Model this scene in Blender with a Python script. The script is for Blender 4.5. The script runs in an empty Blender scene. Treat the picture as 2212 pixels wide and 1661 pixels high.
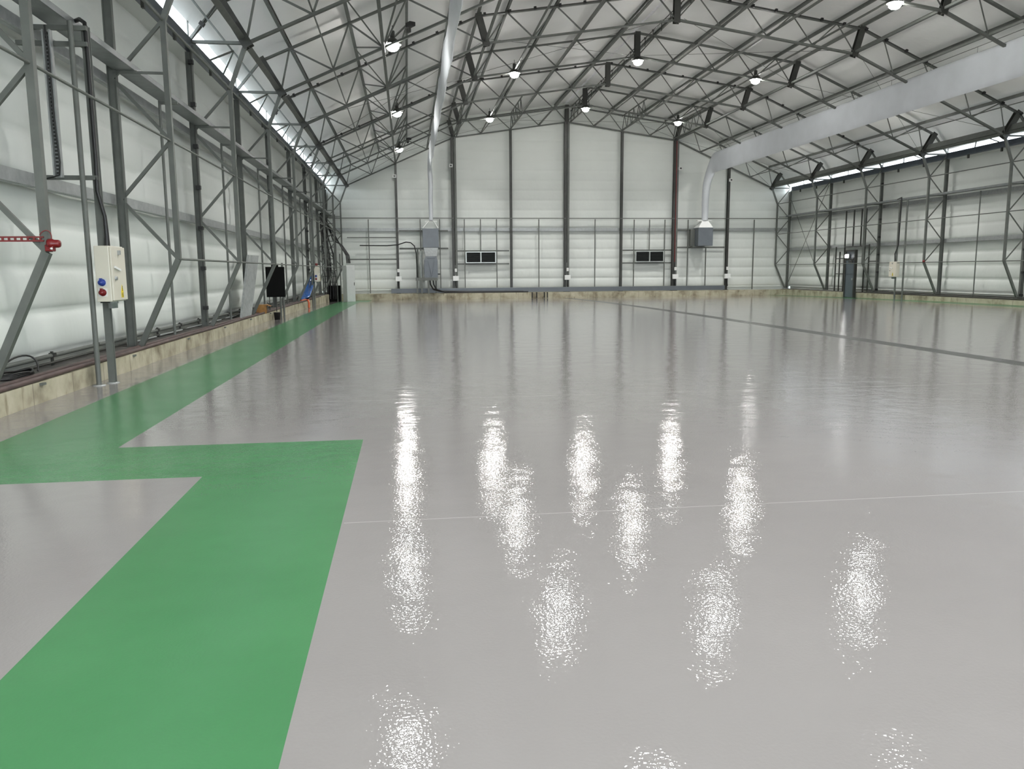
import bpy, math, random
from mathutils import Vector, Matrix, Quaternion
random.seed(7)
S = bpy.context.scene
COL = S.collection
PI = math.pi
CX = 10.44                                   # centre line of the hangar
def FY(k): return 9.75 + 5.3*k               # position of portal frame k (8 = gable wall)
YB = FY(8)
def zf(y): return -0.22*(max(0.0, y-25.0)/27.0)**2     # the slab falls slightly to the back

# ------------------------------------------------------------------ materials
def newmat(name):
    m = bpy.data.materials.new(name); m.use_nodes = True
    nt = m.node_tree
    return m, nt, nt.nodes['Principled BSDF']
def setp(b, **kw):
    names = dict(col='Base Color', rough='Roughness', metal='Metallic', spec='Specular IOR Level', alpha='Alpha', trans='Transmission Weight', coat='Coat Weight')
    for k, v in kw.items():
        if k == 'col': v = (*v, 1)
        b.inputs[names[k]].default_value = v
def noise(nt, scale, detail=3, coord='Object', stretch=None, rough=.5):
    tc = nt.nodes.new('ShaderNodeTexCoord'); out = tc.outputs[coord]
    if stretch:
        mp = nt.nodes.new('ShaderNodeMapping'); mp.inputs['Scale'].default_value = stretch
        nt.links.new(out, mp.inputs['Vector']); out = mp.outputs['Vector']
    n = nt.nodes.new('ShaderNodeTexNoise'); n.inputs['Scale'].default_value = scale
    n.inputs['Detail'].default_value = detail; n.inputs['Roughness'].default_value = rough
    nt.links.new(out, n.inputs['Vector'])
    return n.outputs['Fac']
def ramp(nt, fac, stops):
    r = nt.nodes.new('ShaderNodeValToRGB'); e = r.color_ramp.elements
    e[0].position, e[0].color = stops[0][0], (*stops[0][1], 1)
    e[1].position, e[1].color = stops[-1][0], (*stops[-1][1], 1)
    for p, c in stops[1:-1]:
        x = e.new(p); x.color = (*c, 1)
    nt.links.new(fac, r.inputs['Fac']); return r.outputs['Color']
def bump(nt, b, h, strength, dist=.02):
    n = nt.nodes.new('ShaderNodeBump'); n.inputs['Strength'].default_value = strength; n.inputs['Distance'].default_value = dist
    nt.links.new(h, n.inputs['Height'])
    if b is not None: nt.links.new(n.outputs['Normal'], b.inputs['Normal'])
    return n
def plain(name, col, rough=.5, metal=0., var=.12, scale=6., spec=.5):
    m, nt, b = newmat(name); setp(b, rough=rough, metal=metal, spec=spec)
    f = noise(nt, scale)
    c = ramp(nt, f, [(.3, tuple(x*(1-var) for x in col)), (.7, tuple(min(1, x*(1+var)) for x in col))])
    nt.links.new(c, b.inputs['Base Color'])
    return m
def emit(name, col, st):
    m, nt, b = newmat(name); setp(b, col=(.9, .9, .9))
    b.inputs['Emission Color'].default_value = (*col, 1); b.inputs['Emission Strength'].default_value = st
    return m
def math_node(nt, op, a, b=None, clamp=False):
    n = nt.nodes.new('ShaderNodeMath'); n.operation = op; n.use_clamp = clamp
    for i, v in enumerate((a, b)):
        if v is None: continue
        if isinstance(v, (int, float)): n.inputs[i].default_value = v
        else: nt.links.new(v, n.inputs[i])
    return n.outputs[0]

M = {}
M['steel'] = plain('galvanised_steel_paint', (.112, .12, .108), .5, 0, .12, 4)
M['steel_dark'] = plain('dark_painted_steel', (.035, .036, .031), .45, 0, .2, 5)
M['steel_light'] = plain('bare_galvanised_sheet', (.34, .355, .35), .38, .25, .12, 9)
M['tray'] = plain('galvanised_tray', (.24, .255, .255), .4, .3, .1, 7)
M['duct_metal'] = plain('blue_grey_ductwork', (.115, .13, .145), .4, .1, .06, 3)
M['louvre_metal'] = plain('grille_black', (.012, .014, .013), .5)
M['alu'] = plain('pale_aluminium_frame', (.42, .45, .43), .35, .4, .05)
M['black'] = plain('black_rubber', (.008, .008, .008), .45)
M['screen'] = plain('matt_black_board', (.003, .003, .003), .7, spec=.12)
M['cream'] = plain('cream_enclosure', (.62, .59, .50), .35, 0, .03, 2)
M['white'] = plain('white_plastic', (.75, .76, .74), .4, 0, .03)
M['cab'] = plain('pale_grey_cabinet', (.56, .58, .565), .35, 0, .03)
M['red'] = plain('red_plastic', (.15, .004, .006), .3, 0, .1)
M['darkred'] = plain('dark_red_paint', (.16, .02, .02), .5)
M['blue_plastic'] = plain('blue_plastic', (.02, .045, .25), .35)
M['yellow'] = plain('yellow_sticker', (.8, .62, .02), .5)
M['cardboard'] = plain('brown_cardboard', (.30, .15, .045), .8, 0, .2, 14)
M['tarp'] = plain('blue_polythene', (.02, .09, .30), .22, 0, .3, 9)
M['orange'] = plain('orange_hose', (.55, .10, .03), .5)
M['maroon'] = plain('brown_pipe', (.085, .055, .05), .5, 0, .3, 4)
M['door'] = plain('slate_blue_door', (.085, .11, .125), .4, 0, .06)
M['fabric'] = plain('white_duct_cloth', (.52, .545, .57), .75, 0, .05, 1.2)
M['lens'] = emit('lamp_lens', (1, .985, .95), 160.)
M['bulkhead'] = emit('bulkhead_lens', (1, 1, .97), 9.)
M['zinc'] = plain('eave_beam_zinc', (.10, .115, .14), .3, .5, .1, 3)

# quilted white liner
def liner_mat(name, col):
    m, nt, b = newmat(name); setp(b, rough=.55, spec=.35)
    f = noise(nt, .55, 4)
    c = ramp(nt, f, [(.25, tuple(x*.95 for x in col)), (.75, tuple(x*1.03 for x in col))])
    g = noise(nt, 9., 5, stretch=(1, 1, 1)); st = ramp(nt, g, [(.72, (1, 1, 1)), (.86, (.86, .84, .80))])
    mx = nt.nodes.new('ShaderNodeMixRGB'); mx.blend_type = 'MULTIPLY'; mx.inputs['Fac'].default_value = .5
    nt.links.new(c, mx.inputs[1]); nt.links.new(st, mx.inputs[2]); nt.links.new(mx.outputs[0], b.inputs['Base Color'])
    h = noise(nt, 1.7, 3, stretch=(1, 1, .7))
    bump(nt, b, h, .22, .10)
    return m
M['liner'] = liner_mat('quilted_liner', (.69, .72, .685))
M['roof_liner'] = liner_mat('roof_liner', (.86, .868, .85))

# translucent daylight strips
def strip_mat():
    m, nt, b = newmat('translucent_sheet')
    t = nt.nodes.new('ShaderNodeBsdfTranslucent'); t.inputs['Color'].default_value = (.95, .95, .93, 1)
    tr = nt.nodes.new('ShaderNodeBsdfTransparent'); tr.inputs['Color'].default_value = (.9, .93, .96, 1)
    mix = nt.nodes.new('ShaderNodeMixShader'); mix.inputs[0].default_value = .45
    nt.links.new(t.outputs[0], mix.inputs[1]); nt.links.new(tr.outputs[0], mix.inputs[2])
    nt.links.new(mix.outputs[0], nt.nodes['Material Output'].inputs['Surface'])
    return m
M['strip'] = strip_mat()
M['ridge_strip'] = plain('dusty_ridge_sheet', (.7, .66, .64), .6)
M['ridge_strip'].node_tree.nodes['Principled BSDF'].inputs['Transmission Weight'].default_value = .55

# concrete kerb with block joints and dirt
def kerb_mat():
    m, nt, b = newmat('old_concrete_kerb'); setp(b, rough=.8, spec=.25)
    f = noise(nt, 2.3, 6)
    c = ramp(nt, f, [(.28, (.19, .165, .115)), (.5, (.40, .37, .27)), (.72, (.50, .47, .36))])
    g = noise(nt, 7., 4, stretch=(1, 1, .25))
    st = ramp(nt, g, [(.60, (1, 1, 1)), (.72, (.45, .40, .33))])
    mx = nt.nodes.new('ShaderNodeMixRGB'); mx.blend_type = 'MULTIPLY'; mx.inputs['Fac'].default_value = .75
    nt.links.new(c, mx.inputs[1]); nt.links.new(st, mx.inputs[2])
    tc = nt.nodes.new('ShaderNodeTexCoord'); sp = nt.nodes.new('ShaderNodeSeparateXYZ'); nt.links.new(tc.outputs['Object'], sp.inputs[0])
    sm = math_node(nt, 'ADD', sp.outputs['X'], sp.outputs['Y'])
    fr = math_node(nt, 'FRACT', math_node(nt, 'DIVIDE', sm, 1.15))
    j = math_node(nt, 'LESS_THAN', fr, .016)
    m2 = nt.nodes.new('ShaderNodeMixRGB'); m2.blend_type = 'MIX'; m2.inputs[2].default_value = (.12, .105, .08, 1)
    nt.links.new(math_node(nt, 'MULTIPLY', j, .6), m2.inputs['Fac']); nt.links.new(mx.outputs[0], m2.inputs[1])
    nt.links.new(m2.outputs[0], b.inputs['Base Color'])
    bump(nt, b, noise(nt, 14., 6), .5, .02)
    return m
M['kerb'] = kerb_mat()
M['apron'] = plain('concrete_apron', (.42, .41, .39), .8, 0, .1, .5)
M['ledge'] = plain('dusty_ledge', (.085, .08, .072), .85, 0, .5, 5)

# glossy resin floor with painted walkways
def floor_mat():
    m, nt, b = newmat('resin_floor')
    tc = nt.nodes.new('ShaderNodeTexCoord'); sp = nt.nodes.new('ShaderNodeSeparateXYZ'); nt.links.new(tc.outputs['Object'], sp.inputs[0])
    X, Y = sp.outputs['X'], sp.outputs['Y']
    def box(x0, x1, y0, y1):
        a = math_node(nt, 'GREATER_THAN', X, x0); c = math_node(nt, 'LESS_THAN', X, x1)
        d = math_node(nt, 'GREATER_THAN', Y, y0); e = math_node(nt, 'LESS_THAN', Y, y1)
        return math_node(nt, 'MULTIPLY', math_node(nt, 'MULTIPLY', a, c), math_node(nt, 'MULTIPLY', d, e))
    def union(*l):
        r = l[0]
        for q in l[1:]: r = math_node(nt, 'MAXIMUM', r, q)
        return r
    green = union(box(-3.92, -2.69, 6.41, 51.6), box(-3.92, -.455, 6.41, 7.635), box(-1.645, -.455, -9., 7.635),
                  box(-3.92, -2.2, 46.2, 51.6), box(24.15, 25.5, 12., 51.6))
    dark = box(9.88, 10.33, 8.0, 50.8)
    joint = union(box(-2.6, 24., 9.985, 10.0), box(-.44, 24., 5.04, 5.05))
    f = noise(nt, .35, 4); g = noise(nt, 30., 2)
    c = ramp(nt, f, [(.3, (.226, .216, .212)), (.7, (.248, .237, .233))])
    def mix(a, col, fac):
        mx = nt.nodes.new('ShaderNodeMixRGB'); nt.links.new(fac, mx.inputs['Fac']); nt.links.new(a, mx.inputs[1])
        if isinstance(col, tuple): mx.inputs[2].default_value = (*col, 1)
        else: nt.links.new(col, mx.inputs[2])
        return mx.outputs[0]
    gcol = ramp(nt, noise(nt, 1.1, 4), [(.3, (.047, .167, .066)), (.7, (.056, .190, .077))])
    c = mix(c, gcol, green); c = mix(c, (.05, .05, .048), dark)
    c = mix(c, (.60, .59, .57), math_node(nt, 'MULTIPLY', joint, .35))
    nt.links.new(c, b.inputs['Base Color'])
    r1 = nt.nodes.new('ShaderNodeMapRange'); r1.inputs[1].default_value = .3; r1.inputs[2].default_value = .7
    r1.inputs[3].default_value = .02; r1.inputs[4].default_value = .06
    nt.links.new(noise(nt, .9, 5), r1.inputs[0])
    ro = math_node(nt, 'ADD', r1.outputs[0], math_node(nt, 'ADD', math_node(nt, 'MULTIPLY', green, .20), math_node(nt, 'MULTIPLY', dark, .22)))
    nt.links.new(ro, b.inputs['Roughness'])
    b.inputs['IOR'].default_value = 1.5
    sl = math_node(nt, 'SUBTRACT', .34, math_node(nt, 'ADD', math_node(nt, 'MULTIPLY', green, .07), math_node(nt, 'MULTIPLY', dark, .16))); nt.links.new(sl, b.inputs['Specular IOR Level'])
    n1 = bump(nt, None, noise(nt, 60., 1), .075, .012)
    n2 = nt.nodes.new('ShaderNodeBump'); n2.inputs['Strength'].default_value = .16; n2.inputs['Distance'].default_value = .04
    nt.links.new(noise(nt, 2.3, 2), n2.inputs['Height']); nt.links.new(n1.outputs['Normal'], n2.inputs['Normal'])
    nt.links.new(n2.outputs['Normal'], b.inputs['Normal'])
    return m
M['floor'] = floor_mat()

# ------------------------------------------------------------------ mesh helpers
class MB:
    def __init__(s): s.v = []; s.f = []; s.sm = []
    def add(s, vs, fs, smooth=False):
        o = len(s.v); s.v += [tuple(p) for p in vs]; s.f += [tuple(i+o for i in q) for q in fs]; s.sm += [smooth]*len(fs); return s
    def hexa(s, p):                          # 8 corners: bottom ring then top ring
        return s.add(p, [(3, 2, 1, 0), (4, 5, 6, 7), (0, 1, 5, 4), (1, 2, 6, 5), (2, 3, 7, 6), (3, 0, 4, 7)])
    def box(s, x0, x1, y0, y1, z0, z1):
        return s.hexa([(x0, y0, z0), (x1, y0, z0), (x1, y1, z0), (x0, y1, z0), (x0, y0, z1), (x1, y0, z1), (x1, y1, z1), (x0, y1, z1)])
    def bar(s, a, b, w, h=None, up=(0, 0, 1)):
        h = h or w; a, b = Vector(a), Vector(b); d = (b-a).normalized(); u = Vector(up)
        if abs(d.dot(u)) > .98: u = Vector((0, 1, 0))
        r = d.cross(u).normalized(); u = r.cross(d).normalized()
        q = [r*x*w/2+u*y*h/2 for x, y in ((-1, -1), (1, -1), (1, 1), (-1, 1))]
        return s.hexa([a+t for t in q]+[b+t for t in q])
    def angle(s, a, b, w, t=.012, up=(0, 0, 1)):      # rolled L section
        a, b = Vector(a), Vector(b); d = (b-a).normalized(); u = Vector(up)
        if abs(d.dot(u)) > .98: u = Vector((0, 1, 0))
        r = d.cross(u).normalized(); u = r.cross(d).normalized()
        pr = [(-w/2, -w/2), (w/2, -w/2), (w/2, -w/2+t), (-w/2+t, -w/2+t), (-w/2+t, w/2), (-w/2, w/2)]
        A = [a+r*x+u*y for x, y in pr]; B = [b+r*x+u*y for x, y in pr]
        return s.add(A+B, [(5, 4, 3, 2, 1, 0), (6, 7, 8, 9, 10, 11)]+[(i, (i+1) % 6, (i+1) % 6+6, i+6) for i in range(6)])
    def ibeam(s, a, b, w, h, t=.014, up=(1, 0, 0)):
        a, b = Vector(a), Vector(b); d = (b-a).normalized(); u = Vector(up); r = d.cross(u).normalized(); u = r.cross(d).normalized()
        for o, ww, hh in ((h/2-t/2, w, t), (-h/2+t/2, w, t), (0, t, h-2*t)):
            s.bar(a+u*o, b+u*o, ww, hh, u)
        return s
    def tube(s, pts, r, n=8, smooth=True, cap=True):
        pts = [Vector(p) for p in pts]; m = len(pts); rings = []; ref = None
        for i, p in enumerate(pts):
            d = (pts[min(i+1, m-1)]-pts[max(i-1, 0)]).normalized()
            if ref is None: ref = Vector((0, 0, 1)) if abs(d.z) < .9 else Vector((1, 0, 0))
            x = d.cross(ref)
            if x.length < 1e-4: x = d.cross(Vector((.3, 1, .2)))
            x.normalize(); y = x.cross(d).normalized(); ref = y
            rr = r[i] if isinstance(r, (list, tuple)) else r
            rings.append([p+(x*math.cos(2*PI*j/n)+y*math.sin(2*PI*j/n))*rr for j in range(n)])
        vs = [q for R in rings for q in R]
        fs = [(i*n+j, i*n+(j+1) % n, (i+1)*n+(j+1) % n, (i+1)*n+j) for i in range(m-1) for j in range(n)]
        s.add(vs, fs, smooth)
        if cap: s.add(rings[0], [tuple(range(n-1, -1, -1))]); s.add(rings[-1], [tuple(range(n))])
        return s
    def lathe(s, prof, c=(0, 0, 0), n=24, smooth=True, axis='z'):
        vs = []; m = len(prof)
        for r, z in prof:
            for j in range(n):
                a = 2*PI*j/n; p = (r*math.cos(a), r*math.sin(a), z)
                if axis == 'x': p = (p[2], p[0], p[1])
                if axis == 'y': p = (p[1], p[2], p[0])
                vs.append((c[0]+p[0], c[1]+p[1], c[2]+p[2]))
        return s.add(vs, [(i*n+j, i*n+(j+1) % n, (i+1)*n+(j+1) % n, (i+1)*n+j) for i in range(m-1) for j in range(n)], smooth)
    def grid(s, P, nu, nv, smooth=True):
        return s.add([P(i, j) for i in range(nu+1) for j in range(nv+1)],
                     [(i*(nv+1)+j, (i+1)*(nv+1)+j, (i+1)*(nv+1)+j+1, i*(nv+1)+j+1) for i in range(nu) for j in range(nv)], smooth)
    def mesh(s, name, mat):
        me = bpy.data.meshes.new(name); me.from_pydata(s.v, [], s.f)
        me.polygons.foreach_set('use_smooth', s.sm); me.materials.append(M[mat]); me.update(); return me
    def build(s, name, mat, parent=None, bevel=0):
        o = bpy.data.objects.new(name, s.mesh(name, mat)); COL.objects.link(o)
        if parent is not None: o.parent = parent
        if bevel:
            b = o.modifiers.new('bevel', 'BEVEL'); b.width = bevel; b.segments = 2; b.limit_method = 'ANGLE'
        return o
def inst(name, me, parent=None, loc=(0, 0, 0), rot=(0, 0, 0)):
    o = bpy.data.objects.new(name, me); COL.objects.link(o); o.location = loc; o.rotation_euler = rot
    if parent is not None: o.parent = parent
    return o
def tag(o, label, cat, group=None):
    o['label'] = label; o['category'] = cat
    if group: o['group'] = group
    return o
def thing(name, label, cat, loc=(0, 0, 0), rz=0, group=None):
    o = bpy.data.objects.new(name, None); COL.objects.link(o); o.empty_display_size = .1
    o.location = loc; o.rotation_euler = (0, 0, rz); return tag(o, label, cat, group)
def struct(o): o['kind'] = 'structure'; return o
def copy_thing(root, loc, label, rz=None):
    r = root.copy(); COL.objects.link(r); r.location = loc; r['label'] = label
    if rz is not None: r.rotation_euler = (0, 0, rz)
    for ch in list(root.children):
        c = ch.copy(); COL.objects.link(c); c.parent = r
        for g in list(ch.children):
            d = g.copy(); COL.objects.link(d); d.parent = c
    return r
def bez(p0, p1, p2, p3, n=14):
    p0, p1, p2, p3 = map(Vector, (p0, p1, p2, p3))
    return [p0*(1-t)**3+p1*3*t*(1-t)**2+p2*3*t*t*(1-t)+p3*t**3 for t in [i/n for i in range(n+1)]]
ORD = ['first', 'second', 'third', 'fourth', 'fifth', 'sixth', 'seventh', 'eighth', 'ninth', 'tenth', 'eleventh', 'twelfth']

# ------------------------------------------------------------------ the setting
Y0, Y1 = -9.0, YB+.42
XL, XR = CX-15.78, CX+15.78
b = MB()
ny = 90
ys = [Y0+(Y1-Y0)*i/ny for i in range(ny+1)]
b.grid(lambda i, j: ((XL-.1, XR+.1)[j], ys[i], zf(ys[i])), ny, 1, True)
struct(b.build('floor', 'floor'))

Q = .63
def pillow(z, k=1.0):
    t = (z-.42)/Q; fr = t-math.floor(t)
    amp = .045+.085*math.exp(-max(0, z-.4)/1.3)
    return amp*k*(max(0.0, math.sin(PI*fr))**.45)
def zlist(z0, z1):
    out = [z0]; n = 10
    z = .42
    while z < z1:
        for i in range(n):
            q = z+Q*(i/n); 
            if z0 < q < z1-.01: out.append(q)
        z += Q
    out.append(z1); return out
def wob(a, z): return .012*math.sin(a*1.7+z*2.1)+.010*math.sin(a*4.3-z*3.7)+.006*math.sin(a*9.1+z*1.3)
zl = zlist(.38, 6.72)
nyw = 160
for side, nm in ((-1, 'wall_left'), (1, 'wall_right')):
    b = MB(); x0 = CX+side*15.76
    b.grid(lambda i, j: (x0-side*(pillow(zl[j])+wob(Y0+(Y1-Y0)*i/nyw, zl[j])), Y0+(Y1-Y0)*i/nyw, zl[j]), nyw, len(zl)-1)
    b.box(min(x0+side*.1, x0-side*.36), max(x0+side*.1, x0-side*.36), Y0, Y1, 6.70, 6.74)      # soffit under the eave beam
    b.box(min(x0+side*.06, x0+side*.16), max(x0+side*.06, x0+side*.16), Y0, Y1, -.3, 6.74)
    struct(b.build(nm, 'liner'))
def roof_z(r):
    r = abs(r)
    P = [(0, 12.22), (7.62, 11.15), (14.72, 8.05), (15.36, 7.30)]
    for (a, za), (c, zc) in zip(P, P[1:]):
        if r <= c+1e-6: return za+(zc-za)*(r-a)/(c-a)
    return 7.30
for nm, yy, sg in (('wall_back', YB+.40, -1), ('wall_front', Y0+.02, 1)):
    b = MB(); nx = 120; zb = zlist(.38, 12.4)
    def P(i, j):
        r = -15.76+31.52*i/nx; z = min(zb[j], roof_z(r)+.03 if abs(r) < 15.36 else 7.27)
        return (CX+r, yy+sg*(pillow(z, .7)+wob(r, z)*.6), z)
    if nm == 'wall_front':                   # hangar doors stand open behind the camera
        for x0, x1, z0, z1 in ((-15.9, -12.2, -.3, 12.3), (12.2, 15.9, -.3, 12.3), (-12.2, 12.2, 6.4, 12.4)):
            b.box(CX+x0, CX+x1, Y0+.02, Y0+.12, z0, min(z1, 7.2) if abs(x0+x1) > 4 else z1)
        struct(b.build(nm, 'liner')); continue
    b.grid(P, nx, len(zb)-1)
    b.box(XL-.15, XR+.15, yy-sg*.1, yy-sg*.2, -.4, 6.9)
    struct(b.build(nm, 'liner'))
b = MB()
rl = [15.36, 15.05, 14.72]+[14.72-(14.72-7.62)*i/10 for i in range(1, 11)]+[7.62-(7.62-.07)*i/10 for i in range(1, 11)]
nyc = 128
for side in (-1, 1):
    def P(i, j):
        y = Y0-.1+(Y1-Y0+.2)*i/nyc
        return (CX+side*rl[j], y, roof_z(rl[j])+((.08 if side < 0 else -.11) if j == 0 else 0)+.018*math.sin(y*1.1+rl[j])+.012*math.sin(y*2.9-rl[j]*2))
    b.grid(P, nyc, len(rl)-1)
    b.grid(lambda i, j: (CX+side*(rl[j]+.03), (Y0-.3, Y1+.3)[i], roof_z(rl[j])+.16), 1, len(rl)-1)
struct(b.build('ceiling', 'roof_liner'))
for n, side in ((1, -1), (2, 1)):            # daylight strips under the eaves
    x = CX+side*15.36
    w = struct(MB().box(min(x, x+side*.02), max(x, x+side*.02), Y0, YB-1.2, 6.985, 7.39 if side < 0 else 7.20).build('window_%d' % n, 'strip'))
    b = MB()
    for k in range(-4, 8):
        for q in (0, ): 
            yy = FY(k)+q
            if Y0 < yy < YB-1.4: b.box(x-.03, x+.03, yy-.02, yy+.02, 6.985, 7.39 if side < 0 else 7.20)
    b.build('glazing_bar', 'steel', w)
struct(MB().box(CX-.12, CX+.12, Y0, Y1, 12.24, 12.26).build('window_3', 'ridge_strip'))

struct(MB().box(CX-60, CX+60, Y0-70, Y0-.02, -.4, -.03).build('ground', 'apron'))
# kerbs with the ledge behind them
XK = 15.0
def kerb_side(side, name, gaps=()):
    b = MB(); xi, xo = CX+side*XK, CX+side*15.9
    n = 48; top = .265 if side < 0 else .19
    yy = [Y0+(YB+.3-Y0)*i/n for i in range(n+1)]
    for y0, y1 in zip(yy, yy[1:]):
        w0, w1 = .012*math.sin(y0*2.3), .012*math.sin(y1*2.3)
        b.add([(xi+w0, y0, zf(y0)-.05), (xi+w1, y1, zf(y1)-.05), (xi+w1, y1, top), (xi+w0, y0, top), (xo, y0, top), (xo, y1, top)],
              [(0, 1, 2, 3), (3, 2, 5, 4)])
    return struct(b.build(name, 'kerb'))
kerb_side(-1, 'baseboard_left'); kerb_side(1, 'baseboard_right')
b = MB(); b.box(CX-15.7, CX+15.7, YB-.62, YB+.4, -.6, .17); struct(b.build('baseboard_back', 'kerb'))
for side, nm, top in ((-1, 'trim_1', .27), (1, 'trim_2', .195)):
    b = MB(); n = 150
    def P(i, j):
        y = Y0+(YB+.3-Y0)*i/n
        return (CX+side*(15.12+.115*j), y, top+.004+(.02*abs(math.sin(y*3.1+j*2.2))+.02*random.random() if 0 < j < 5 else 0))
    b.grid(P, n, 5); struct(b.build(nm, 'ledge'))

# ------------------------------------------------------------------ portal frames
def bot(r): return 6.93+(14.05-r)*.4474 if r > 7.3 else 9.95+(7.3-r)*.1438
def top(r): return 7.83+(14.6-r)*.4367 if r > 7.57 else 10.90+(7.57-r)*.1453
TB = [14.05, 12.49, 10.97, 8.98, 7.3]; TT = [13.74, 11.97, 10.23, 8.5]
UB = [7.3, 5.53, 3.65, 1.8, 0.0]; UT = [6.5, 4.63, 2.75, .82]
FRAME = []                                   # (part name, mesh, material is inside the mesh)
def fpart(nm, b, mat='steel'): FRAME.append((nm, b.mesh(nm, mat)))
for s in (-1, 1):
    fpart('post', MB().ibeam((s*15.36, 0, .25), (s*15.36, 0, 6.70), .10, .15))
    ch = [(15.22, .27), (14.47, 1.84), (14.47, 5.88), (14.05, 6.93)]
    b = MB()
    for (x0, z0), (x1, z1) in zip(ch, ch[1:]): b.bar((s*x0, 0, z0), (s*x1, 0, z1), .09, .09, (0, 1, 0))
    b.box(s*15.22-.12, s*15.22+.12, -.1, .1, .262, .285)
    fpart('inner_chord', b)
    wb = [(14.47, 1.84), (15.36, 2.87), (14.47, 3.88), (15.36, 4.90), (14.47, 5.88), (15.30, 6.86)]
    for p, q in zip(wb, wb[1:]): fpart('brace', MB().angle((s*p[0], 0, p[1]), (s*q[0], 0, q[1]), .055, up=(0, 1, 0)))
    fpart('eave_strut', MB().bar((s*15.3, 0, 6.93), (s*14.1, 0, 6.93), .07))
    fpart('eave_strut', MB().bar((s*15.3, 0, 7.0), (s*14.62, 0, 7.8), .07, up=(0, 1, 0)))
    def dbl(a, c):                           # chord made of two angles back to back
        b = MB()
        b.angle((a[0], -.022, a[1]), (c[0], -.022, c[1]), .075, .014); b.angle((a[0], .024, a[1]), (c[0], .024, c[1]), .075, .014)
        return b
    fpart('bottom_chord', dbl((s*14.05, bot(14.05)), (s*7.3, 9.95))); fpart('top_chord', dbl((s*14.6, top(14.6)), (s*7.57, top(7.571))))
    fpart('bottom_chord', dbl((s*7.3, 9.95), (0, bot(0)))); fpart('top_chord', dbl((s*7.57, 10.90), (0, top(0))))
    seq = []
    for i in range(4): seq += [(TB[i], bot(TB[i])), (TT[i], top(TT[i]))]
    seq.append((7.3, 9.95))
    for p, q in zip(seq, seq[1:]): fpart('brace', MB().angle((s*p[0], 0, p[1]), (s*q[0], 0, q[1]), .048, up=(0, 1, 0)))
    seq = []
    for i in range(4): seq += [(UB[i], bot(UB[i]) if i else 9.95), (UT[i], top(UT[i]))]
    seq.append((0, bot(0)))
    for p, q in zip(seq, seq[1:]): fpart('brace', MB().angle((s*p[0], 0, p[1]), (s*q[0], 0, q[1]), .048, up=(0, 1, 0)))
    def plate(p, q):
        P, R = Vector((s*p[0], 0, p[1])), Vector((s*q[0], 0, q[1])); d = (R-P).normalized()
        b = MB(); b.ibeam(P-d*.13, R+d*.06, .24, .20, .02, (0, 1, 0)); return b
    fpart('joint_plate', plate((14.05, 6.95), (14.58, 7.85)), 'steel_dark')
    fpart('joint_plate', plate((7.3, 9.97), (7.57, 10.93)), 'steel_dark')
b = MB(); b.ibeam((0, 0, 10.87), (0, 0, 12.05), .24, .20, .02, (0, 1, 0)); fpart('joint_plate', b, 'steel_dark')
for k in range(0, 9):
    n = 8-k
    lab = 'grey steel lattice portal frame standing against the back gable wall' if n == 0 else \
          'grey steel lattice portal frame, %s one forward of the back gable wall' % ORD[n-1]
    r = thing('portal_frame', lab, 'steel frame', (CX, FY(k), 0), 0, 'portal frames across the hall')
    for nm, me in FRAME: inst(nm, me, r)

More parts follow.
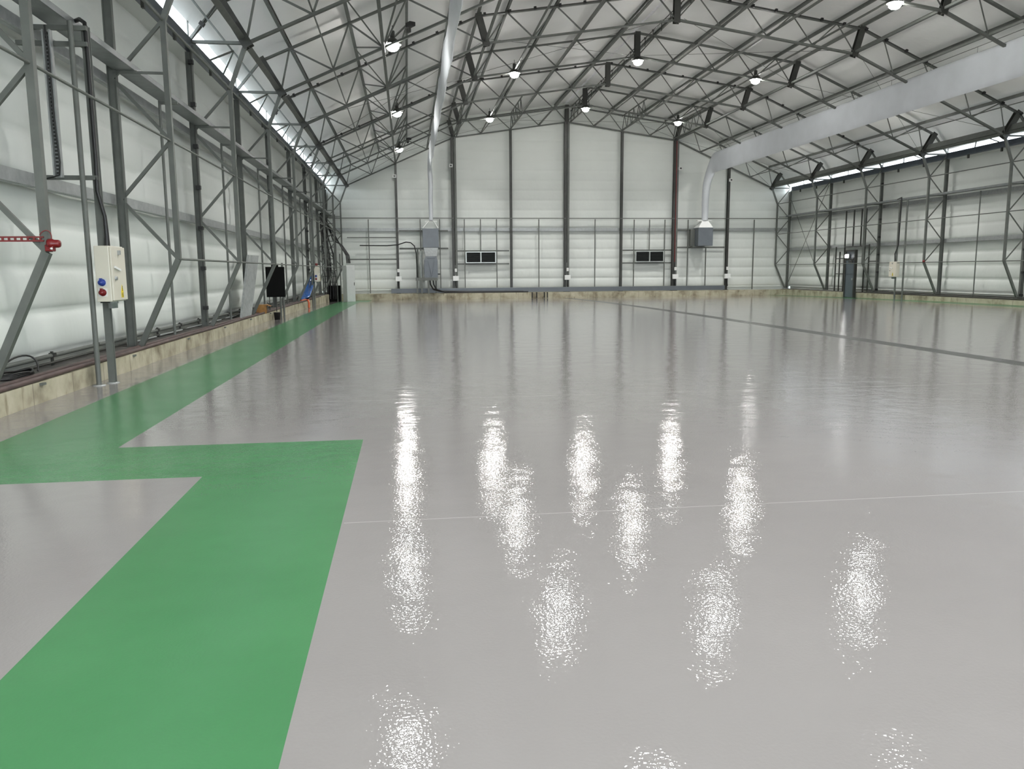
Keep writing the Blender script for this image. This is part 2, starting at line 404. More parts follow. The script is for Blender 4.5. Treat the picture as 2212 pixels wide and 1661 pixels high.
# ------------------------------------------------------------------ members along the hall
YS, YE = FY(-1), YB
sides = {-1: 'left', 1: 'right'}
for s in (-1, 1):
    L = sides[s]
    g = 'roof purlins on the %s slope' % L
    pos = [13.74, 11.97, 10.23, 8.5, 6.5, 4.63, 2.75, .82]
    for i, r in enumerate(pos):
        b = MB(); z = top(r)+.10
        b.ibeam((CX+s*r, YS, z), (CX+s*r, YE, z), .085, .12, .012, (0, 0, 1))
        tag(b.build('roof_purlin', 'steel'), 'grey steel roof purlin along the %s slope, %s one up from the eave' % (L, ORD[i]), 'purlin', g)
    for i, (r, w) in enumerate(((5.53, .055), (3.65, .07), (1.8, .07))):
        b = MB().angle((CX+s*r, YS, bot(r)+.07), (CX+s*r, YE, bot(r)+.07), w, .014)
        tag(b.build('bottom_chord_tie', 'steel'), 'slim roof tie on the %s slope, %s one out from the ridge' % (L, ORD[2-i]), 'tie bar', 'bottom chord ties')
    b = MB().angle((CX+s*8.98, YS, bot(8.98)+.05), (CX+s*8.98, YE, bot(8.98)+.05), .075, .014)
    tag(b.build('bottom_chord_tie', 'steel'), 'steel tie directly above the white %s fabric duct' % L, 'tie bar', 'bottom chord ties')
    b = MB().tube([(CX+s*12.49, YS, bot(12.49)+.06), (CX+s*12.49, YE, bot(12.49)+.06)], .022)
    tag(b.build('bottom_chord_tie', 'steel'), 'thin tie rod along the bottom chords just inside the %s eave' % L, 'tie bar', 'bottom chord ties')
    # deep members at knee and at the break of slope
    b = MB(); P = Vector((14.22, 7.22)); d = Vector((.507, .862))
    b.bar((CX+s*P.x, YS, P.y), (CX+s*P.x, YE, P.y), .07, .30, (s*d.x, 0, d.y)); b.bar((CX+s*14.12, YS, 7.02), (CX+s*14.12, YE, 7.02), .14, .03, (s*d.x, 0, d.y))
    tag(b.build('knee_beam', 'steel'), 'deep steel beam linking the truss knees above the %s wall' % L, 'beam')
    b = MB(); b.bar((CX+s*7.57, YS, 11.02), (CX+s*7.57, YE, 11.02), .09, .12); b.bar((CX+s*7.3, YS, 10.02), (CX+s*7.3, YE, 10.02), .08, .08)
    tag(b.build('break_beam', 'steel'), 'paired steel members along the change of slope on the %s of the roof' % L, 'beam')
    # eave beam with hangers
    e = thing('eave_beam', 'dark galvanised eave beam running under the %s daylight strip' % L, 'beam', (CX+s*15.33, 0, 6.66))
    b = MB(); b.box(-.055, .055, YS-5, YB-.3, .10, .325); b.box(-.10, .10, YS-5, YB-.3, .045, .09)
    b.build('gutter_beam', 'zinc', e)
    hm = MB().box(-.03, .03, -.045, .045, -.12, .05).mesh('hanger_bracket', 'steel_dark')
    for k in range(0, 8):
        for q in (1.6, 3.7): inst('hanger_bracket', hm, e, (-s*.09, FY(k)+q, 0))
    # rail with V struts between frames
    e = thing('eave_purlin', 'thin rail with V struts above the %s eave beam' % L, 'purlin', (CX+s*14.86, 0, 7.42))
    MB().angle((0, FY(0), 0), (0, YB, 0), .05).build('rail', 'steel', e)
    for k in range(0, 8):
        ym = FY(k)+2.65
        for q in (-.75, .75): MB().bar((0, ym, 0), (s*.45, ym+q, -.43), .045).build('strut', 'steel', e)
    for nm, x, z, what in (('kink', 14.47, 1.84, 'lowest'), ('n2', 14.47, 3.88, 'middle'), ('n4', 14.47, 5.88, 'topmost')):
        b = MB().tube([(CX+s*x, FY(1) if z < 2 else YS, z), (CX+s*x, YB, z)], .020 if z < 5 else .024)
        tag(b.build('tie_rod', 'steel'), 'thin steel rod linking the %s frame legs, %s of three' % (L, what), 'tie rod', '%s leg tie rods' % L)
    for z, what in ((2.87, 'lower'), (4.90, 'upper')):
        b = MB(); x = CX+s*15.52
        b.bar((x, Y0, z), (x, YB+.1, z), .07, .19); b.bar((x-s*.05, Y0, z-.085), (x-s*.05, YB+.1, z-.085), .06, .015)
        tag(b.build('wall_girt', 'steel_light'), '%s grey girt along the %s wall behind the posts' % (what, L), 'girt')
    # lattice girder along the lower roof slope
    if s < 0:
        ra = 10.97
        g = thing('lattice_girder', 'longitudinal lattice bracing girder carrying lamps on the left lower roof', 'girder', (CX+s*ra, 0, bot(ra)))
        MB().bar((0, YS, -.02), (0, YB, -.02), .09).build('chord', 'steel', g)
        for rb in (10.23, 11.97):
            dx, dz = s*(rb-ra), top(rb)-bot(ra)
            me = [MB().angle((0, 0, 0), (dx, 1.325*2, dz), .045, .01).mesh('brace', 'steel'), MB().angle((dx, 1.325*2, dz), (0, 5.3, 0), .045, .01).mesh('brace', 'steel')]
            for k in range(0, 8):
                for t in range(1):
                    for m_ in me: inst('brace', m_, g, (0, FY(k)+t*2.65, 0))
    # cable tray fixed inside the posts
    b = MB(); x = CX+s*15.15
    b.box(x-.17, x+.17, YS-4, YB-.3, 5.04, 5.05); b.box(x-.175, x-.165, YS-4, YB-.3, 5.04, 5.13); b.box(x+.165, x+.175, YS-4, YB-.3, 5.04, 5.13)
    tr = thing('cable_tray', 'wide galvanised cable tray along the %s wall at mid height' % L, 'cable tray', (0, 0, 0))
    b.build('tray_body', 'tray', tr)
    c = MB()
    for q in range(3):
        c.tube([(x-.1+.09*q+.02*math.sin(i*1.9+q), YS-4+i*.9, 5.08) for i in range(57)], .022, 6)
    c.build('cable', 'black', tr)
    bm = MB().box(-s*.2, s*.2, -.025, .025, -.04, 0).bar((-s*.68, 0, -.03), (s*.2, 0, -.03), .04).mesh('bracket', 'steel')
    for k in range(0, 9): inst('bracket', bm, tr, (x, FY(k)+(-.3 if k == 8 else 0), 5.04))

# short deep lattice struts of the last bay, behind the gable columns
for i, rx in enumerate((-7.1, -3.66, 0.25, 3.66, 7.1)):
    z0, z1 = bot(abs(rx))+.05, top(abs(rx))-.02 if abs(rx) > 7.57 else top(max(abs(rx), 0))-.02
    if abs(rx) < 7.57: z1 = 10.90+(7.57-abs(rx))*.1453-.05
    g = thing('gable_strut', 'deep lattice strut in the last roof bay before the back wall, %s from the left' % ORD[i], 'girder', (CX+rx, FY(7), z0), 0, 'last bay lattice struts')
    h = z1-z0
    MB().bar((0, 0, 0), (0, 5.3, 0), .06).build('chord', 'steel', g); MB().bar((0, 0, h), (0, 5.3, h), .06).build('chord', 'steel', g)
    me = [MB().angle((0, 0, 0), (0, .53, h), .04, .01).mesh('brace', 'steel'), MB().angle((0, .53, h), (0, 1.06, 0), .04, .01).mesh('brace', 'steel')]
    for t in range(5):
        for m_ in me: inst('brace', m_, g, (0, t*1.06, 0))
# conduit with clips on every second frame
def clipped(k):
    pts = [(15.28, .4), (15.28, 6.75)]
    pr = [(s_, p) for s_ in (-1, 1) for p in (0,)]
    wh = {2: 'third', 4: 'second', 6: 'first'}[k]
    r = thing('clipped_conduit', 'clip-studded conduit on a frame, %s such frame from the back' % wh, 'conduit', (CX, FY(k)-.10, 0), 0, 'clipped conduits on frames')
    path = [(-15.30, .4), (-15.30, 6.9), (-14.62, 7.80), (-7.57, 10.90), (0, 12.0), (7.57, 10.90), (14.62, 7.80), (15.30, 6.9), (15.30, .4)]
    b = MB()
    for p, q in zip(path, path[1:]): b.tube([(p[0], 0, p[1]), (q[0], 0, q[1])], .016, 6)
    b.build('conduit', 'steel_dark', r)
    cm = MB().box(-.045, .045, -.045, .06, -.055, .055).mesh('clip', 'black')
    d = 0.35
    for p, q in zip(path, path[1:]):
        L = math.hypot(q[0]-p[0], q[1]-p[1]); a = math.atan2(q[1]-p[1], q[0]-p[0])
        t = d
        while t < L: inst('clip', cm, r, (p[0]+(q[0]-p[0])*t/L, -.02, p[1]+(q[1]-p[1])*t/L), (0, -a, 0)); t += .95
        d = t-L
for k in (2, 4, 6): clipped(k)
# conduit with hangers along the ridge
r = thing('ridge_conduit', 'dark conduit on drop hangers along the ridge line', 'conduit', (CX+.18, 0, 11.62))
MB().tube([(0, YS, 0), (0, YB-.3, 0)], .022).build('conduit', 'steel_dark', r)
hm = MB().box(-.012, .012, -.012, .012, -.35, .0).box(-.04, .04, -.05, .05, -.03, .03).mesh('hanger', 'steel_dark')
for i in range(36): inst('hanger', hm, r, (0, FY(0)+.6+i*1.15, 0))
# wind bracing wires
def wire(a, c, lab, r_=.008, grp='bracing wires'):
    tag(MB().tube([a, c], r_, 5).build('bracing_wire', 'steel'), lab, 'wire', grp)
for s in (-1, 1):
    for k, nm in ((7, 'next to the back gable'), (4, 'halfway down the hall')):
        for a, c, h in ((0, 1, 'rising toward the back'), (1, 0, 'falling toward the back')):
            wire((CX+s*7.2, FY(k+a), 10.1), (CX+s*.3, FY(k+c), 11.05), 'bracing wire, %s upper roof %s, %s' % (sides[s], nm, h))
            wire((CX+s*13.8, FY(k+a), 7.15), (CX+s*7.5, FY(k+c), 9.95), 'bracing wire, %s lower roof %s, %s' % (sides[s], nm, h))
    wire((CX+s*15.25, FY(7)+.1, 6.6), (CX+s*15.25, FY(8)-.1, .3), 'bracing rod on the %s wall falling to the back corner' % sides[s], .018, 'corner wall bracing rods')
    wire((CX+s*15.2, FY(7)+.1, .3), (CX+s*15.2, FY(8)-.1, 6.6), 'bracing rod on the %s wall rising to the back corner' % sides[s], .018, 'corner wall bracing rods')

# ------------------------------------------------------------------ high bay lamps
def make_lamp(loc, lab):
    r = thing('high_bay_lamp', lab, 'lamp', loc, 0, 'high bay lamps')
    MB().lathe([(.06, .30), (.12, .265), (.20, .19), (.262, .105), (.275, .085), (.258, .095), (.19, .165), (.11, .24), (.055, .28)], n=28).build('shade', 'steel_dark', r)
    MB().lathe([(.001, -.10), (.06, -.095), (.11, -.078), (.16, -.042), (.19, .0), (.192, .045), (.165, .10), (.11, .15), (.001, .17)], n=28).build('lens', 'lens', r)
    b = MB(); b.lathe([(.001, .30), (.075, .30), (.075, .48), (.06, .5), (.001, .5)], n=20); b.build('gear_housing', 'steel_dark', r)
    MB().tube([(0, 0, .5), (0, 0, .66)], .012, 6).build('stem', 'steel_dark', r)
    return r
rows = [(-10.69, 8.38, 'left lower slope'), (-5.53, 10.06, 'left upper slope'), (.04, 10.72, 'ridge'), (5.58, 10.04, 'right upper slope'), (10.69, 8.38, 'right lower slope')]
LP = None
for rx, z, row in rows:
    for n, k in enumerate((7, 5, 3, 1, -1, -3)):
        loc = (CX+rx, FY(k)+(.30 if abs(rx) > 7 else 0), z)
        lab = 'lit high bay lamp under the %s, %s from the back' % (row, ORD[n])
        LP = make_lamp(loc, lab) if LP is None else copy_thing(LP, loc, lab)
sp = bpy.data.lights.new('lamp_beam', 'SPOT'); sp.energy = 850; sp.spot_size = math.radians(124); sp.spot_blend = .75; sp.shadow_soft_size = .19; sp.color = (1, .985, .955)
for o in [o for o in S.objects if o.name.startswith('high_bay_lamp')]:
    q = bpy.data.objects.new('bulb', sp); COL.objects.link(q); q.parent = o; q.location = (0, 0, -.13)

# black cameras on the trusses
for k, what in ((3, 'nearer the viewer'), (7, 'close to the back wall')):
    r = thing('security_camera', 'small black box camera on a left roof truss %s' % what, 'camera', (CX-10.16, FY(k)-.15, 8.93), .5)
    MB().box(-.10, .10, -.18, .10, -.05, .07).build('camera_body', 'black', r, .015); MB().box(-.03, .03, -.02, .16, -.2, -.07).build('bracket', 'steel_dark', r)

# ------------------------------------------------------------------ fabric ducts and air heaters
def fabric_duct(nm, X0, X1, lab, stem_x, box_c):
    r = thing('fabric_duct', lab, 'air duct', (0, 0, 0))
    zb, zt = 7.76, 9.05; ys_, ye = -2.0, 50.7
    n, m = 70, 18
    def P(i, j):
        y = ys_+(ye-ys_)*i/n; t = (y-20)/31; x = X0+(X1-X0)*max(-.8, t)
        a = 2*PI*j/m
        z = (zb+zt)/2-(zt-zb)/2*math.cos(a)
        w = .085*math.sin(a)*(1+.25*math.sin(y*.9+z*3))+.02*math.sin(y*1.3)+.012*math.sin(y*3.7+z*6)
        if y > 49.2: z = z-(z-zb)*.0
        return (x+w, y, z)
    b = MB().grid(P, n, m); b.build('sleeve', 'fabric', r)
    # bend down into the drop leg
    mm = 16; nn = 22
    C = [(X1, 50.7, 8.4, .64, .09, 0.0), (X1, 51.05, 8.25, .66, .10, .15), (X1+.0, 51.2, 7.75, .42, .15, .75), ]
    b = MB(); rings = []
    def ring(c, u, hu, hw, ref):
        return [Vector(c)+Vector(u)*hu*math.cos(2*PI*j/mm)+Vector(ref)*hw*math.sin(2*PI*j/mm) for j in range(mm)]
    nar = 1.0 if nm == 'right' else .62
    path = [(X1, 50.68, 7.76, 50.68, 9.05, .09), (X1, 50.95, 7.74, 51.22, 9.03, .13), (X1, 51.02, 7.62, 51.50, 8.75, .20*nar), ((X1+stem_x)/2, 51.04, 7.35, 51.57, 7.95, .26*nar),
            (stem_x+.04, 51.06, 6.9, 51.57, 7.1, .25*nar), (stem_x-.01, 51.07, 6.1, 51.56, 6.15, .24*nar), (stem_x+.01, 51.1, 5.4, 51.55, 5.4, .21*nar), (stem_x, 51.14, 4.74, 51.54, 4.74, .21*nar)]
    for x, y0, z0, y1, z1, hw in path:
        c = ((x, (y0+y1)/2, (z0+z1)/2)); d = Vector((0, y1-y0, z1-z0)); rings.append(ring(c, d.normalized(), d.length/2, hw, (1, 0, 0)))
    vs = [p for R in rings for p in R]
    b.add(vs, [(i*mm+j, i*mm+(j+1) % mm, (i+1)*mm+(j+1) % mm, (i+1)*mm+j) for i in range(len(rings)-1) for j in range(mm)], True)
    o = b.build('drop_leg', 'fabric', r); sb = o.modifiers.new('sub', 'SUBSURF'); sb.levels = sb.render_levels = 1
    MB().tube([(X0+.8*(X0-X1)*0, -2, 9.22), (X1, 50.6, 9.22)], .012, 6).build('suspension_rail', 'steel', r)
    hm = MB().tube([(0, 0, 0), (0, 0, .2)], .007, 5).mesh('hanger', 'steel')
    for i in range(20):
        y = 2+i*2.5; inst('hanger', hm, r, (X0+(X1-X0)*max(-.8, (y-20)/31), y, 9.03))
    return r
dL = fabric_duct('left', 1.42, 1.58, 'long white fabric air duct hanging nearest the camera, left of the hall', 1.60, None)
dR = fabric_duct('right', 20.12, 19.92, 'long white fabric air duct hanging along the right roof slope', 19.52, None)
# left heater
r = thing('air_heater', 'tall grey air heater with a hopper below the left fabric duct', 'air heater', (1.55, 51.42, 0))
MB().box(-.50, .50, -.36, .40, 3.05, 4.22).build('casing', 'duct_metal', r, .015)
b = MB(); b.hexa([(-.36, -.28, 2.5), (.36, -.28, 2.5), (.36, .34, 2.5), (-.36, .34, 2.5), (-.46, -.34, 3.05), (.46, -.34, 3.05), (.46, .38, 3.05), (-.46, .38, 3.05)])
b.build('hopper', 'steel_light', r, .01)
b = MB(); b.hexa([(-.44, -.34, 1.17), (.40, -.34, 1.17), (.40, .36, 1.17), (-.44, .36, 1.17), (-.44, -.34, 2.25), (.40, -.34, 2.25), (.40, .36, 2.25), (-.44, .36, 2.25)])
b.hexa([(-.44, -.34, 2.25), (.40, -.34, 2.25), (.40, .36, 2.25), (-.44, .36, 2.25), (-.34, -.28, 2.5), (.34, -.28, 2.5), (.34, .34, 2.5), (-.34, .34, 2.5)])
b.hexa([(-.26, -.345, 2.38), (.24, -.345, 2.38), (.24, -.30, 2.38), (-.26, -.30, 2.38), (-.26, -.345, 2.42), (.24, -.345, 2.42), (.24, -.30, 2.42), (-.26, -.30, 2.42)])
b.add([(-.24, -.35, 2.36), (.22, -.35, 2.36), (0, -.44, 1.3), (0, -.345, 1.22)], [(0, 1, 2), (0, 2, 3), (2, 1, 3)])
b.build('plenum', 'duct_metal', r)
for x in (-.50, .50):
    for y in (-.36, .40):
        MB().tube([(x*.96, y, 4.25), (.05+.14*(1 if x > 0 else -1), y*.3, 4.70)], .022, 8).build('stay_strap', 'white', r)
MB().box(-.32, .42, -.05, .05, 4.68, 4.72).build('collar_bar', 'white', r)
MB().box(.40, .55, -.2, -.1, 1.35, 1.43).build('latch', 'black', r)
# platform below
r = thing('heater_platform', 'low steel platform under the left air heater', 'platform', (1.25, 51.4, .17))
MB().box(-.68, .68, -.42, .42, .82, 1.0).build('deck', 'steel', r)
lm = MB().box(-.05, .05, -.05, .05, 0, .82).mesh('leg', 'steel')
for x, y in ((-.6, -.36), (-.32, -.36), (-.6, .36), (.6, .36), (.1, -.36)): inst('leg', lm, r, (x, y, 0))
# right heater
r = thing('air_heater', 'grey box air heater with a white collar below the right fabric duct', 'air heater', (19.52, 51.55, 0))
MB().box(-.50, .50, -.47, .50, 3.10, 4.28).build('casing', 'duct_metal', r, .012)
b = MB(); b.hexa([(-.5, -.46, 4.285), (.5, -.46, 4.285), (.5, .46, 4.285), (-.5, .46, 4.285), (-.22, -.36, 4.70), (.22, -.36, 4.70), (.22, .05, 4.70), (-.22, .05, 4.70)])
b.box(-.52, .46, -.30, .05, 4.70, 4.77); b.build('collar', 'white', r)
MB().box(-.78, -.5, .22, .5, 3.10, 4.20).build('side_channel', 'steel', r)
b = MB(); b.hexa([(-.72, -.05, 3.0), (.1, -.05, 3.0), (.1, .35, 3.0), (-.72, .35, 3.0), (-.72, -.05, 3.1), (.1, -.05, 3.1), (.1, .35, 3.1), (-.72, .35, 3.1)])
b.build('base_frame', 'steel', r)

# ------------------------------------------------------------------ the back gable
gcols = [(-10.98, 0), (-7.32, 1), (-3.66, 0), (0, 1), (3.66, 0), (7.32, 1), (10.98, 0)]
names = ['far left', 'left break', 'left middle', 'ridge', 'right middle', 'right break', 'far right']
for i, ((rx, big), nm) in enumerate(zip(gcols, names)):
    zt = bot(abs(rx))-.02
    kind = 'thick double' if big else 'slim'
    r = thing('gable_column', '%s dark steel column on the back wall, %s one from the left' % (kind, ORD[i]), 'column', (CX+rx, YB-.02, .17), 0, 'columns of the back gable')
    if big:
        MB().ibeam((-.10, 0, 0), (-.10, 0, zt-.17), .15, .20, .02, (0, 1, 0)).build('shaft', 'steel_dark', r)
        MB().ibeam((.10, 0, 0), (.10, 0, zt-.17), .12, .20, .02, (0, 1, 0)).build('shaft', 'steel', r)
        MB().tube([(.0, -.12, 1.9), (.0, -.12, zt-.2)], .03 if i == 5 else .022).build('conduit', 'darkred' if i == 5 else 'steel_dark', r)
        MB().box(-.2, .2, -.16, .14, 0, .03).build('base_plate', 'steel_dark', r)
    else:
        MB().ibeam((0, 0, 0), (0, 0, zt-.17), .15, .20, .02, (0, 1, 0)).build('shaft', 'steel_dark', r)
        MB().box(-.14, .14, -.14, .14, 0, .03).build('base_plate', 'steel_dark', r)
for rx, i in ((-10.98, 0), (-7.32, 1), (0, 3), (7.32, 5), (10.98, 6)):
    r = thing('junction_box', 'white junction box low on the back wall column %s from the left' % ORD[i], 'electrical box', (CX+rx+.02, YB-(.27 if i in (1, 3, 5) else .215), .95), 0, 'junction boxes on gable columns')
    MB().box(-.19, .19, -.10, .07, 0, .31).build('enclosure', 'white', r, .012)
    MB().tube([(0, 0, 0), (0, 0, -.3), (.03, .02, -.5)], .035).build('cable_tail', 'black', r)
    q = thing('switch_box', 'small white switch above the junction box on the column %s from the left' % ORD[i], 'switch', (CX+rx+.02, YB-(.24 if i in (1, 3, 5) else .195), 1.52), 0, 'switches on gable columns')
    MB().box(-.07, .07, -.07, .05, 0, .21).build('case', 'white', q, .008); MB().box(-.02, .02, -.085, -.06, .08, .14).build('rocker', 'cream', q)
for x, z, i in ((-.61, 7.50, 0), (2.95, 8.18, 1), (18.06, 8.14, 5), (21.56, 7.42, 6)):
    r = thing('beam_detector', 'small white detector high on the back wall column %s from the left' % ORD[i], 'detector', (x*.997, YB-.2, z), 0, 'detectors on gable columns')
    MB().box(-.11, .11, -.06, .08, -.1, .1).build('case', 'white', r, .01); MB().box(-.06, .06, -.066, -.055, -.05, .05).build('lens', 'steel_dark', r)
# sheeting rails and mullions
def rail(x0, x1, z, w, lab, y=YB+.10, mat='steel'):
    tag(MB().bar((x0, y, z), (x1, y, z), .05, w).build('sheeting_rail', mat), lab, 'rail', 'rails of the back wall')
rail(CX-15.2, CX+15.2, 4.92, .05, 'thin dark rail crossing the whole back wall at half height', YB-.13)
rail(CX-15.3, CX+15.3, 4.22, .20, 'broad pale girt crossing the back wall just below the thin rail', YB+.2, 'steel_light')
rail(-3.7, -.62, 3.72, .06, 'grey rail at the left end of the back wall, above the cable')
rail(-3.7, -.62, 2.35, .08, 'grey rail at the left end of the back wall, above the white cabinet')
rail(-.42, 2.7, 4.14, .10, 'grey rail behind the top of the left air heater')
rail(-.42, 2.7, 3.02, .10, 'grey rail behind the middle of the left air heater')
rail(3.12, 6.66, 2.86, .09, 'grey rail above the left louvre'); rail(3.12, 6.66, 2.02, .09, 'grey rail below the left louvre')
rail(14.25, 17.6, 2.86, .09, 'grey rail above the right louvre'); rail(14.25, 17.6, 2.02, .09, 'grey rail below the right louvre')
rail(17.95, 21.3, 4.18, .10, 'grey rail behind the top of the right air heater'); rail(17.95, 21.3, 3.03, .10, 'grey rail under the right air heater')
ml = [(-2.33, .2, 4.85), (.93, .2, 4.87), (2.17, .2, 4.87), (3.75, .2, 4.87), (4.79, 2.86, 4.87), (5.83, .2, 4.87), (8.6, .2, 4.87),
      (12.34, .2, 4.87), (14.98, .2, 4.85), (16.03, 2.86, 4.85), (17.08, .2, 4.85), (18.68, .2, 4.85), (19.95, .2, 3.0), (23.3, .2, 4.85)]
for i, (x, z0, z1) in enumerate(ml):
    b = MB().bar((x, YB-.02, z0), (x, YB-.02, z1), .06, .06)
    tag(b.build('sheeting_mullion', 'steel'), 'thin vertical mullion of the back wall, %s one from the left' % (ORD+['thirteenth', 'fourteenth'])[i], 'mullion', 'mullions of the back wall')
for x, nm in ((4.79, 'left'), (16.06, 'right')):
    r = thing('wall_louvre', 'dark twin louvre in a pale frame on the %s of the back wall' % nm, 'louvre', (x, YB-.04, 2.44))
    for q in (-.485, .485):
        b = MB(); b.box(q-.44, q+.44, .03, .05, -.31, .31)
        for t in range(9): 
            z = -.28+.07*t; b.hexa([(q-.44, -.03, z-.02), (q+.44, -.03, z-.02), (q+.44, .03, z+.02), (q-.44, .03, z+.02), (q-.44, -.03, z-.012), (q+.44, -.03, z-.012), (q+.44, .03, z+.03), (q-.44, .03, z+.03)])
        b.build('louvre_panel', 'louvre_metal', r)
    b = MB(); b.box(-.98, .98, -.06, .05, .31, .36); b.box(-.98, .98, -.06, .05, -.36, -.31)
    for q in (-.955, 0, .955): b.box(q-.03, q+.03, -.06, .05, -.31, .31)
    b.build('louvre_frame', 'alu', r)
# trunking and cables along the base
r = thing('cable_trunking', 'blue grey steel trunking along the foot of the back wall', 'trunking', (0, YB-.34, .2))
MB().box(-1.0, 21.2, -.09, .09, 0, .27).build('trunking_body', 'duct_metal', r); MB().box(-1.0, 21.2, -.10, .10, .27, .285).build('lid', 'tray', r)
def cable(pts, rr, nm, lab, mat='black', n=8, cat='cable', group=None):
    return tag(MB().tube(pts, rr, n).build(nm, mat), lab, cat, group)
P = [Vector(p) for p in ((-2.9, YB-.18, 3.22), (-1.2, YB-.18, 3.2), (-.5, YB-.2, 3.26), (.0, YB-.25, 3.42), (.3, YB-.3, 3.38), (.53, YB-.35, 3.17), (.63, YB-.4, 2.7), (.65, YB-.45, 2.0), (.65, YB-.5, 1.18))]
cable(P, .035, 'power_cable', 'thick black cable looping over to the left air heater platform')
cable([(1.45, 51.0, .99), (1.47, 50.95, .75), (1.65, 51.3, .45), (2.1, 51.6, .30), (4, 51.645, .25), (7.5, 51.645, .235)], .045, 'power_cable', 'black cable curving from the left platform down to the trunking, inner one', group='cables under left platform')
cable([(1.65, 51.0, .99), (1.67, 50.95, .75), (1.85, 51.25, .42), (2.4, 51.55, .23), (4, 51.565, .212), (7.8, 51.565, .212)], .045, 'power_cable', 'black cable curving from the left platform down to the trunking, outer one', group='cables under left platform')
for i, x in enumerate((8.05, 8.35, 8.85, 9.05)):
    cable([(x, YB-.63, .17), (x, YB-.66, .08), (x, YB-.67, zf(YB-.6)+.02)], .035, 'cable_tail', 'short black pipe stub over the back kerb, %s of four from the left' % ORD[i], group='stubs over the back kerb')
cable([(.72, 51.72, 1.17), (.72, 51.72, 2.95)], .05, 'conduit_pipe', 'vertical grey pipe left of the left air heater', 'steel', cat='pipe')
cable([(.92, 51.72, 1.17), (.92, 51.72, 2.85)], .05, 'conduit_pipe', 'pale vertical pipe right beside the left air heater', 'alu', cat='pipe')

# ------------------------------------------------------------------ left wall fittings
# near power board on two floor posts
gz = 'power board posts'
for nm, x, y, lab in (('A', -4.43, 12.04, 'bare grey steel post on the floor left of the near power board'), ('B', -4.33, 12.30, 'grey channel post on the floor under the near power board')):
    r = thing('floor_post', lab, 'post', (x, y, 0))
    b = MB()
    if nm == 'A': b.tube([(0, 0, 0), (0, 0, 4.98)], .036, 12)
    else: b.ibeam((0, 0, 0), (0, 0, 4.98), .09, .09, .02, (0, 1, 0))
    b.build('shaft', 'steel', r)
    MB().lathe([(.001, .012), (.085, .012), (.09, .0)], n=20).build('foot_plate', 'steel_light', r)
for z, i in ((2.93, 'lower'), (4.72, 'upper'), (4.93, 'topmost')):
    b = MB().bar((-5.2, 12.2, z), (-4.28, 12.2, z), .06, .06)
    tag(b.build('support_bracket', 'steel'), '%s steel arm holding the posts of the near power board off the wall' % i, 'bracket')
r = thing('perforated_channel', 'perforated vertical channel carrying a thin black cable near the wall', 'channel', (-4.76, 12.1, 2.92))
b = MB(); b.box(-.055, -.035, -.04, .04, 0, 1.95); b.box(.035, .055, -.04, .04, 0, 1.95); b.box(-.05, .05, .035, .05, 0, 1.95)
b.build('channel', 'steel_light', r)
b = MB()
for i in range(38): b.box(-.034, .0, .028, .034, .05+i*.05, .08+i*.05)
b.build('slots', 'steel_dark', r)
MB().tube([(.0, -.05, 2.0), (.03, -.05, 1.7), (.02, -.05, .9), (.05, -.05, .2), (.03, -.05, .03), (-.06, -.05, .0), (-.18, .0, -.02)], .012, 6).build('cable', 'black', r)
